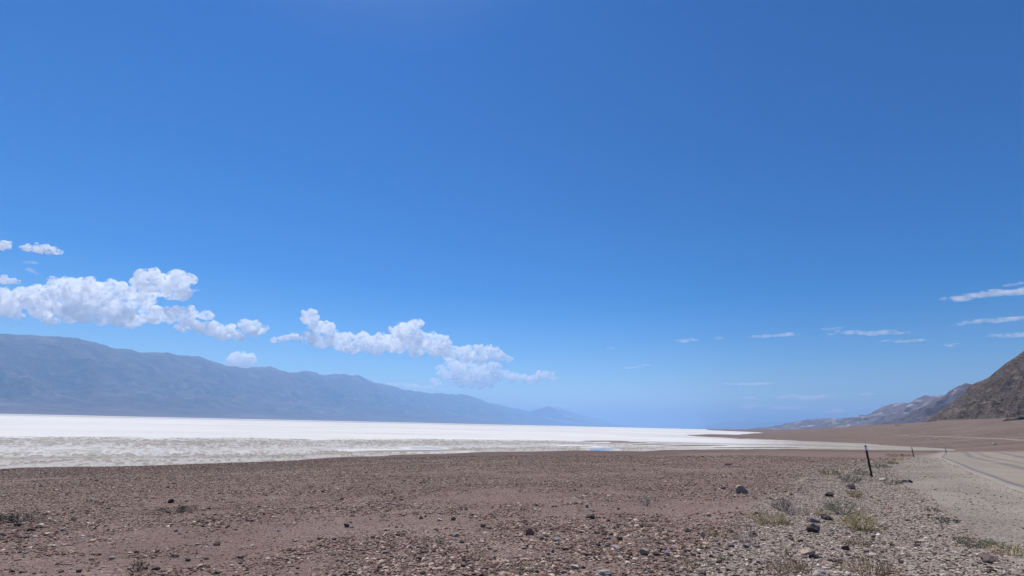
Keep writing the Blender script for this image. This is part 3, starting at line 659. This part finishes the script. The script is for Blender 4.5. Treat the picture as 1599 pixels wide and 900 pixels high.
def plant(name, px, py, wpx, hpx, leaf, stem, label, cat, group=None, leaves=500, stems=40, kind='shrub'):
    p = hit(px, py)
    if p is None: return
    g = np.random.default_rng(int(px*31+py*7)); d = math.sqrt(p[0]**2+p[1]**2+(H-p[2])**2)
    wd = wpx*d/F/2; ht = hpx*d/F*.8; e = empty(name, tuple(p)); tag(e, label, cat, group)
    V, Fc, LV, LF = [], [], [], []; px_m = d/F
    rs0 = max(.0022, .28*px_m)
    tips = []
    for i in range(stems):
        a = g.uniform(0, 2*math.pi); sp = math.sqrt(g.random())*1.0; hz = ht*(g.uniform(.55, 1.05))*(1-.55*sp**2)
        root = np.array([math.cos(a), math.sin(a), 0])*wd*sp*(.15 if kind != 'grass' else .75)+np.array([0, 0, -.02])
        end = np.array([math.cos(a)*wd*sp, math.sin(a)*wd*sp, hz])+g.normal(0, .08, 3)*[wd, wd, ht*.5]
        mid = (root+end)/2+np.array([math.cos(a), math.sin(a), .35])*g.uniform(.0, .18)*wd+g.normal(0, .05, 3)*wd
        gz = 0
        tube(V, Fc, root, mid, rs0, rs0*.8); tube(V, Fc, mid, end, rs0*.8, rs0*.35); tips.append((mid, end))
        if kind in ('dead', 'shrub'):
            for _ in range(3 if kind == 'dead' else 1):
                t = g.random(); q0 = mid*(1-t)+end*t; q1 = q0+g.normal(0, .22, 3)*[wd, wd, ht]+[0, 0, ht*.12]; tube(V, Fc, q0, q1, rs0*.6, rs0*.3); tips.append((q0, q1))
    mesh_np('stems', V, Fc, LM[stem], False, None, e)
    if leaves:
        clump = g.random(len(tips))
        for i in range(leaves):
            m, t_ = tips[g.integers(len(tips))]; f = g.random()**.6; c = m*(1-f)+t_*f+g.normal(0, .05, 3)*[wd, wd, ht]
            c[2] = max(c[2], .003); sz = max(.009, px_m*.75)*g.uniform(.6, 1.4); k = len(LV)
            u = g.normal(size=3); u /= np.linalg.norm(u); v = np.cross(u, g.normal(size=3)); v /= np.linalg.norm(v)+1e-9
            LV += [c-u*sz, c+v*sz*.45, c+u*sz, c-v*sz*.45]; LF.append((k, k+1, k+2, k+3))
        mesh_np('foliage', LV, LF, LM[leaf], False, None, e)
    return e
PL = [('desert_shrub', 1318, 803, 52, 22, 'pale', 'grey', 'spreading grey-green shrub on the bank, directly left above the largest one', 'shrub', 700, 60, 'shrub'),
 ('desert_shrub', 1347, 828, 56, 27, 'yellow', 'straw', 'largest yellow-green shrub on the gravel bank', 'shrub', 1000, 80, 'shrub'),
 ('desert_shrub', 1300, 797, 20, 13, 'green', 'dead', 'small dark green shrub at the left side of the shrub cluster', 'shrub', 260, 30, 'shrub'),
 ('desert_shrub', 1335, 776, 24, 11, 'yellow', 'straw', 'small yellow-green cushion shrub below the tan block', 'shrub', 350, 30, 'shrub'),
 ('desert_shrub', 1327, 754, 32, 15, 'pale', 'grey', 'pale green shrub left of the nearest roadside post', 'shrub', 450, 40, 'shrub'),
 ('desert_shrub', 1345, 742, 26, 8, 'pale', 'grey', 'low pale shrub just behind the nearest roadside post', 'shrub', 260, 30, 'shrub'),
 ('dry_grass', 1296, 741, 26, 10, 'yellow', 'straw', 'olive dry grass patch at the back of the bank', 'grass', 200, 60, 'grass'),
 ('dry_grass', 1205, 818, 52, 22, 'straw', 'straw', 'bright yellow dry grass tuft below the dead black bush', 'grass', 250, 170, 'grass'),
 ('dead_bush', 1225, 799, 34, 22, None, 'dead', 'dead blackish bush with pale twigs on the left rim of the bank', 'bush', 0, 40, 'dead'),
 ('dead_bush', 1236, 803, 30, 14, None, 'grey', 'tangle of pale dead twigs leaning on the dead black bush', 'bush', 0, 30, 'dead'),
 ('dead_bush', 1163, 848, 36, 24, None, 'grey', 'grey leafless bush at the left foot of the bank', 'bush', 0, 20, 'dead'),
 ('dead_bush', 1172, 838, 20, 24, None, 'dead', 'thin dark leafless stalks behind the grey leafless bush', 'bush', 0, 9, 'dead'),
 ('desert_shrub', 1273, 805, 36, 12, 'pale', 'straw', 'thin pale shrub behind the grey and black rocks', 'shrub', 160, 40, 'grass'),
 ('dead_bush', 1008, 790, 34, 17, None, 'grey', 'small grey leafless bush alone in the middle of the plain', 'bush', 0, 22, 'dead'),
 ('dead_bush', 551, 806, 16, 15, None, 'dead', 'thin leafless bush on the left half of the plain', 'bush', 0, 7, 'dead'),
 ('dry_grass', 1232, 892, 58, 24, 'rust', 'rust', 'orange-brown dry grass near the bottom of the bank', 'grass', 160, 130, 'grass'),
 ('dry_grass', 1358, 895, 60, 30, 'straw', 'rust', 'tan dry grass at the bottom below the largest shrub', 'grass', 200, 130, 'grass'),
 ('dry_grass', 1341, 852, 30, 14, 'rust', 'rust', 'brown dry stalks just under the largest shrub', 'grass', 120, 60, 'grass'),
 ('dry_grass', 1128, 838, 46, 14, 'yellow', 'straw', 'faint yellowish grass left of the grey leafless bush', 'grass', 80, 60, 'grass'),
 ('dry_grass', 1090, 884, 44, 15, 'rust', 'rust', 'rusty dry grass on the sand left of the bank', 'grass', 70, 60, 'grass'),
 ('ground_plant', 1127, 874, 18, 8, 'pale', 'grey', 'pale green ground plant near the bottom left of the bank', 'plant', 200, 16, 'shrub'),
 ('ground_plant', 685, 849, 13, 9, 'pale', 'grey', 'small mint green tuft on bare sand left of centre', 'plant', 130, 12, 'shrub'),
 ('ground_plant', 648, 804, 13, 7, 'pale', 'grey', 'small grey-green tuft behind the oval whitish stone', 'plant', 90, 10, 'shrub'),
 ('ground_plant', 725, 797, 11, 7, 'green', 'grey', 'small green tuft far back near the centre', 'plant', 90, 10, 'shrub'),
 ('ground_plant', 600, 808, 14, 7, 'pale', 'grey', 'faint grey-green tuft leftmost of the row behind the sand', 'plant', 80, 10, 'shrub'),
 ('ground_plant', 1481, 816, 24, 8, 'deep', 'grey', 'dark green ground plant at the shoulder edge', 'plant', 300, 20, 'shrub'),
 ('ground_plant', 1456, 799, 14, 6, 'green', 'grey', 'tiny green ground plant up the shoulder edge', 'plant', 120, 12, 'shrub'),
 ('ground_plant', 1394, 757, 24, 8, 'pale', 'grey', 'pale low plant in front of the stone row on the shoulder edge', 'plant', 220, 20, 'shrub'),
 ('ground_plant', 1528, 852, 46, 9, 'green', 'grey', 'green creeping plant near the bottom right corner', 'plant', 700, 40, 'shrub'),
 ('ground_plant', 1558, 855, 34, 8, 'pale', 'grey', 'pale green creeping plant between the green and the golden one', 'plant', 380, 30, 'shrub'),
 ('dry_grass', 1585, 866, 46, 12, 'straw', 'straw', 'golden dry plant in the bottom right corner', 'grass', 500, 70, 'grass'),
 ('ground_plant', 1508, 842, 16, 5, 'straw', 'straw', 'thin straw-coloured plant up from the creeping green one', 'plant', 70, 14, 'shrub'),
 ('dry_grass', 1396, 725, 16, 5, 'yellow', 'straw', 'yellowish tuft between the first two posts', 'grass', 130, 30, 'grass'),
 ('dry_grass', 1405, 713, 26, 5, 'yellow', 'straw', 'yellow-green tuft at the foot of the middle post', 'grass', 150, 40, 'grass'),
 ('ground_plant', 1373, 731, 30, 6, 'pale', 'grey', 'flat grey-green plant right behind the nearest post', 'plant', 220, 24, 'shrub'),
 ('ground_plant', 30, 816, 56, 12, 'deep', 'dead', 'dark low plant patch at the left edge', 'plant', 380, 40, 'shrub'),
 ('ground_plant', 272, 801, 60, 8, 'deep', 'dead', 'dark greenish plant patch on the left of the plain', 'plant', 300, 40, 'shrub'),
 ('ground_plant', 214, 892, 22, 13, 'deep', 'dead', 'dark small plant near the bottom left with a straw tip', 'plant', 220, 20, 'shrub'),
 ('dry_grass', 216, 882, 16, 6, 'straw', 'straw', 'straw tuft behind the dark small plant at the bottom left', 'grass', 60, 20, 'grass'),
 ('dry_grass', 748, 875, 60, 14, 'straw', 'rust', 'sparse tan stalks near the bottom centre', 'grass', 60, 50, 'grass'),
 ('dry_grass', 555, 842, 24, 6, 'rust', 'rust', 'rusty dry patch left of the long pale stone', 'grass', 60, 26, 'grass'),
 ('dry_grass', 810, 893, 52, 16, 'straw', 'straw', 'sparse straw stalks at the bottom, right of centre', 'grass', 50, 44, 'grass')]
for n_, px, py, w_, h_, lf, st_, lb, ct, nl, ns, kd in PL: plant(n_, px, py, w_, h_, lf, st_, lb, ct, None, nl if lf else 0, ns, kd)

# ------------------------------------------------------------------ clouds
V2, F2 = IC[2]
def cloud(name, puffs, D, m, label, thin=False, seed=0, vox=.8, flat=1., group=None):
    g = np.random.default_rng(seed); sc = D/F; Vs = []; Fs = []; off = 0
    c0 = ray(*puffs[0][:2])*D; L = []
    for px, py, r_ in puffs:
        d = ray(px, py); k = d@fw; R0 = r_*sc*1.42
        c = d*(D/k)+fw*g.normal()*R0*.5
        if thin:
            L.append((c, R0*.72, .6)); continue
        L.append((c, R0*.86, flat*.9))
        for _ in range(22):
            n = g.normal(size=3); n /= np.linalg.norm(n)
            if n[2] < -.3: n[2] *= -.5
            r1 = R0*g.uniform(.15, .45); c1 = c+n*R0*g.uniform(.6, 1.0)*np.array([1.25, 1, .85]); L.append((c1, r1, 1))
            for _ in range(5):
                n2 = g.normal(size=3); n2 /= np.linalg.norm(n2)
                if n2[2] < -.2: n2[2] *= -.6
                r2 = r1*g.uniform(.22, .5)
                if r2 > .5*sc: L.append((c1+n2*r1*.85, r2, 1))
    o0 = np.mean([l[0] for l in L], 0)
    for c, r_, fl in L:
        Vs.append(V2*(np.array([2.6, 1.5, fl]) if thin else np.array([1, 1, fl]))*r_+c-o0); Fs.append(F2+off); off += len(V2)
    o = mesh_np(name, np.concatenate(Vs), np.concatenate(Fs), m, True); o.location = tuple(o0+np.array([0, 0, H]))
    rmd = o.modifiers.new('merge', 'REMESH'); rmd.mode = 'VOXEL'; rmd.voxel_size = sc*vox; rmd.use_smooth_shade = True
    for sz, st_ in ((8, 3.4), (3, 3.6), (1.3, 1.6)):
        tx = bpy.data.textures.new('puff', 'CLOUDS'); tx.noise_scale = sz*sc; tx.noise_depth = 3
        dm = o.modifiers.new('billow', 'DISPLACE'); dm.texture = tx; dm.strength = st_*sc*(.25 if thin else 1); dm.mid_level = .4; dm.texture_coords = 'LOCAL'
    tag(o, label, 'cloud', group); return o
CM = cloud_mat('cumulus', 58, .0026, .46, .64); CP = cloud_mat('hazy_cumulus', 110, .0024, .46, .64); CT = cloud_mat('thin_cloud', 560, .0013, .42, .68); CL = cloud_mat('low_thin_cloud', 260, .0012, .38, .62)
cloud('cloud', [(5,480,14),(25,470,14),(48,465,15),(75,470,15),(100,455,17),(125,465,18),(150,460,18),(175,458,14),(60,485,14),(100,485,15),(140,488,15),(180,482,15),(210,490,15),(240,492,13),(200,503,10),(160,500,8),(100,500,6),(75,502,6),(25,494,6),
    (225,470,11),(232,452,13),(250,440,15),(270,436,13),(265,455,13),(283,462,8),(275,490,11),(300,488,8),(318,493,6),(-20,475,14),(-45,480,12)], 34000, CM, 'biggest white cumulus bank over the left end of the range, with a round tower', seed=1)
cloud('cloud', [(285,512,6),(300,506,8),(320,512,8),(340,513,9),(360,519,9),(385,513,9),(400,518,8),(412,513,5),(375,528,5),(350,524,7),(330,518,6)], 34000, CM, 'ragged white cloud just right of and below the biggest bank', seed=2, vox=.8)
cloud('cloud', [(425,532,3),(438,531,4),(448,528,4),(457,526,4),(464,528,3)], 34000, CM, 'small ragged cloud filling the gap between the two big banks', seed=3, vox=.6)
cloud('cloud', [(485,494,8),(480,500,8),(495,511,8),(505,514,8),(515,512,5),(488,529,8),(500,535,9),(520,531,10),(540,530,10),(560,532,9),(580,540,10),(600,535,12),(648,508,7),(637,514,9),(628,521,11),(640,529,13),(660,533,11),(675,531,8),(690,536,9),
    (620,541,11),(590,546,8),(550,544,8),(650,548,10),(680,547,11),(530,540,9),(700,546,9),(715,552,9),(735,550,8),(755,549,8),(770,552,8),(780,558,6),(795,562,4),(700,559,6),(725,561,7),(750,562,7),(565,541,8),(655,505,4)], 40000, CM, 'long white cumulus bank in the middle with two towers', seed=4)
cloud('cloud', [(690,575,5),(710,573,8),(730,575,8),(750,578,8),(770,577,7),(700,590,7),(725,592,8),(750,592,8),(775,590,7),(800,590,6),(820,592,5),(845,588,6),(855,587,6),(865,592,3),(680,597,5),(830,595,4),(735,600,6),(765,600,5),(715,582,8),(740,585,9),(765,587,8),(790,585,6),(808,590,6),(835,592,5),(720,600,6),(690,583,5),(750,600,7)], 46000, CP, 'paler flat-bottomed cloud under the right end of the middle bank', seed=5, vox=.8)
cloud('cloud', [(373,560,8),(363,565,7),(384,565,8),(373,567,9),(373,575,8)], 36000, CM, 'small dome-shaped cloud peeking over the mountain ridge', seed=6, vox=.6)
cloud('cloud', [(62,389,6),(50,389,5),(75,392,5),(86,393,4),(94,394,2.5),(38,388,3)], 30000, CM, 'small flat-based cloud high on the left', seed=7, vox=.6)
cloud('cloud', [(8,385,5),(18,382,3.5),(-2,386,5),(-12,386,4)], 30000, CM, 'small cloud cut by the left edge, beside the highest small cloud', seed=8, vox=.6)
cloud('cloud', [(-4,438,6),(6,438,5),(16,440,3.5),(28,440,2.5)], 31000, CM, 'small cloud cut by the left edge above the biggest bank', seed=9, vox=.6)
def wisp(x0, y0, x1, y1, th, D=42000, n=None):
    L = max(abs(x1-x0), 1); n = n or max(4, int(L/max(th*.55, 1.6))); g = np.random.default_rng(int(x0*3+y0)); P = []
    for i in range(n):
        t = (i+.5)/n; e = math.sin(math.pi*min(max(t, .04), .96))**.6; P.append((x0+(x1-x0)*t+g.normal()*th*.5, y0+(y1-y0)*t+g.normal()*th*.28, th*e*g.uniform(.45, 1.0)))
    return P
WS = [([(1465,469,1640,450,7.5)], 'largest thin streaky cloud at the right edge'), ([(1566,446,1600,442,3)], 'tiny wisp above the largest streaky cloud'), ([(1482,507,1640,493,5)], 'second streaky cloud at the right edge, below the largest'), ([(1542,525,1640,521,5)], 'lowest streaky cloud at the right edge'),
 ([(1168,526,1252,522,4.5)], 'thin cloud left of the long thin streak'), ([(1285,519,1435,520,5)], 'long thin streaky cloud in the middle of the right sky'), ([(1280,514,1320,512,2.5)], 'faint short wisp above the long thin streak'), ([(1368,534,1462,531,3.5)], 'faint thin cloud just below the long thin streak'), ([(1470,538,1498,537,3)], 'tiny thin cloud right of the faint one under the streak'),
 ([(1054,531,1090,531,4)], 'leftmost small puff of the thin row'), ([(1117,528,1133,528,2.5)], 'tiny puff between the leftmost puff and the thin cloud'), ([(970,576,1018,570,3)], 'thin slanting wisp near the middle of the sky'), ([(947,544,963,544,2.2)], 'tiny faint wisp above the slanting wisp'),
 ([(1125,600,1216,599,2.8)], 'thin straight streak above the low pale clouds'), ([(1155,636,1190,634,4.5)], 'low pale puff, leftmost near the horizon'), ([(1195,637,1262,638,4)], 'low pale streak right of the leftmost puff near the horizon'), ([(1205,622,1314,620,5.5)], 'widest low pale cloud over the purple range'), ([(1158,622,1182,621,3)], 'small pale cloud left of the widest low one'),
 ([(1344,616,1369,616,4)], 'small pale cloud above the purple range peak'), ([(1285,643,1322,641,4)], 'faint pale cloud touching the purple range skyline'), ([(600,599,700,608,4)], 'pale streak lying on the blue ridge under the middle bank'), ([(822,630,888,634,3.5)], 'faint streak low over the end of the blue range'),
 ([(616,505,636,507,3)], 'flat cap cloud beside the tallest middle tower'), ([(33,410,60,411,3.5),(42,418,60,430,3)], 'faint ragged scrap under the small high left clouds'), ([(300,453,313,454,3)], 'tiny scrap right of the round tower')]
for L, lb in WS:
    P = [];
    for a in L: P += wisp(*a)
    cloud('cloud', P, 42000, CL if P[0][1] > 590 else CT, lb, True, int(P[0][0]), .55)

# ------------------------------------------------------------------ haze: the air of the valley
hb = [(-75000, -60000, -4.), (85000, 95000, 2350.)]
gh = G('haze_air'); pv = gh.n('VolumePrincipled'); pv.inputs['Color'].default_value = (.36, .62, 1., 1); pv.inputs['Density'].default_value = 4.0e-5; pv.inputs['Anisotropy'].default_value = .3
gh.t.links.new(pv.outputs[0], gh.o.inputs['Volume'])
(xa, ya, za), (xb, yb, zb) = hb
V = [(x, y, z) for x in (xa, xb) for y in (ya, yb) for z in (za, zb)]
hz = mesh_np('haze', V, [(0, 1, 3, 2), (4, 6, 7, 5), (0, 4, 5, 1), (2, 3, 7, 6), (0, 2, 6, 4), (1, 5, 7, 3)], gh.m)
tag(hz, 'pale blue haze filling the valley air', 'haze', kind='stuff')
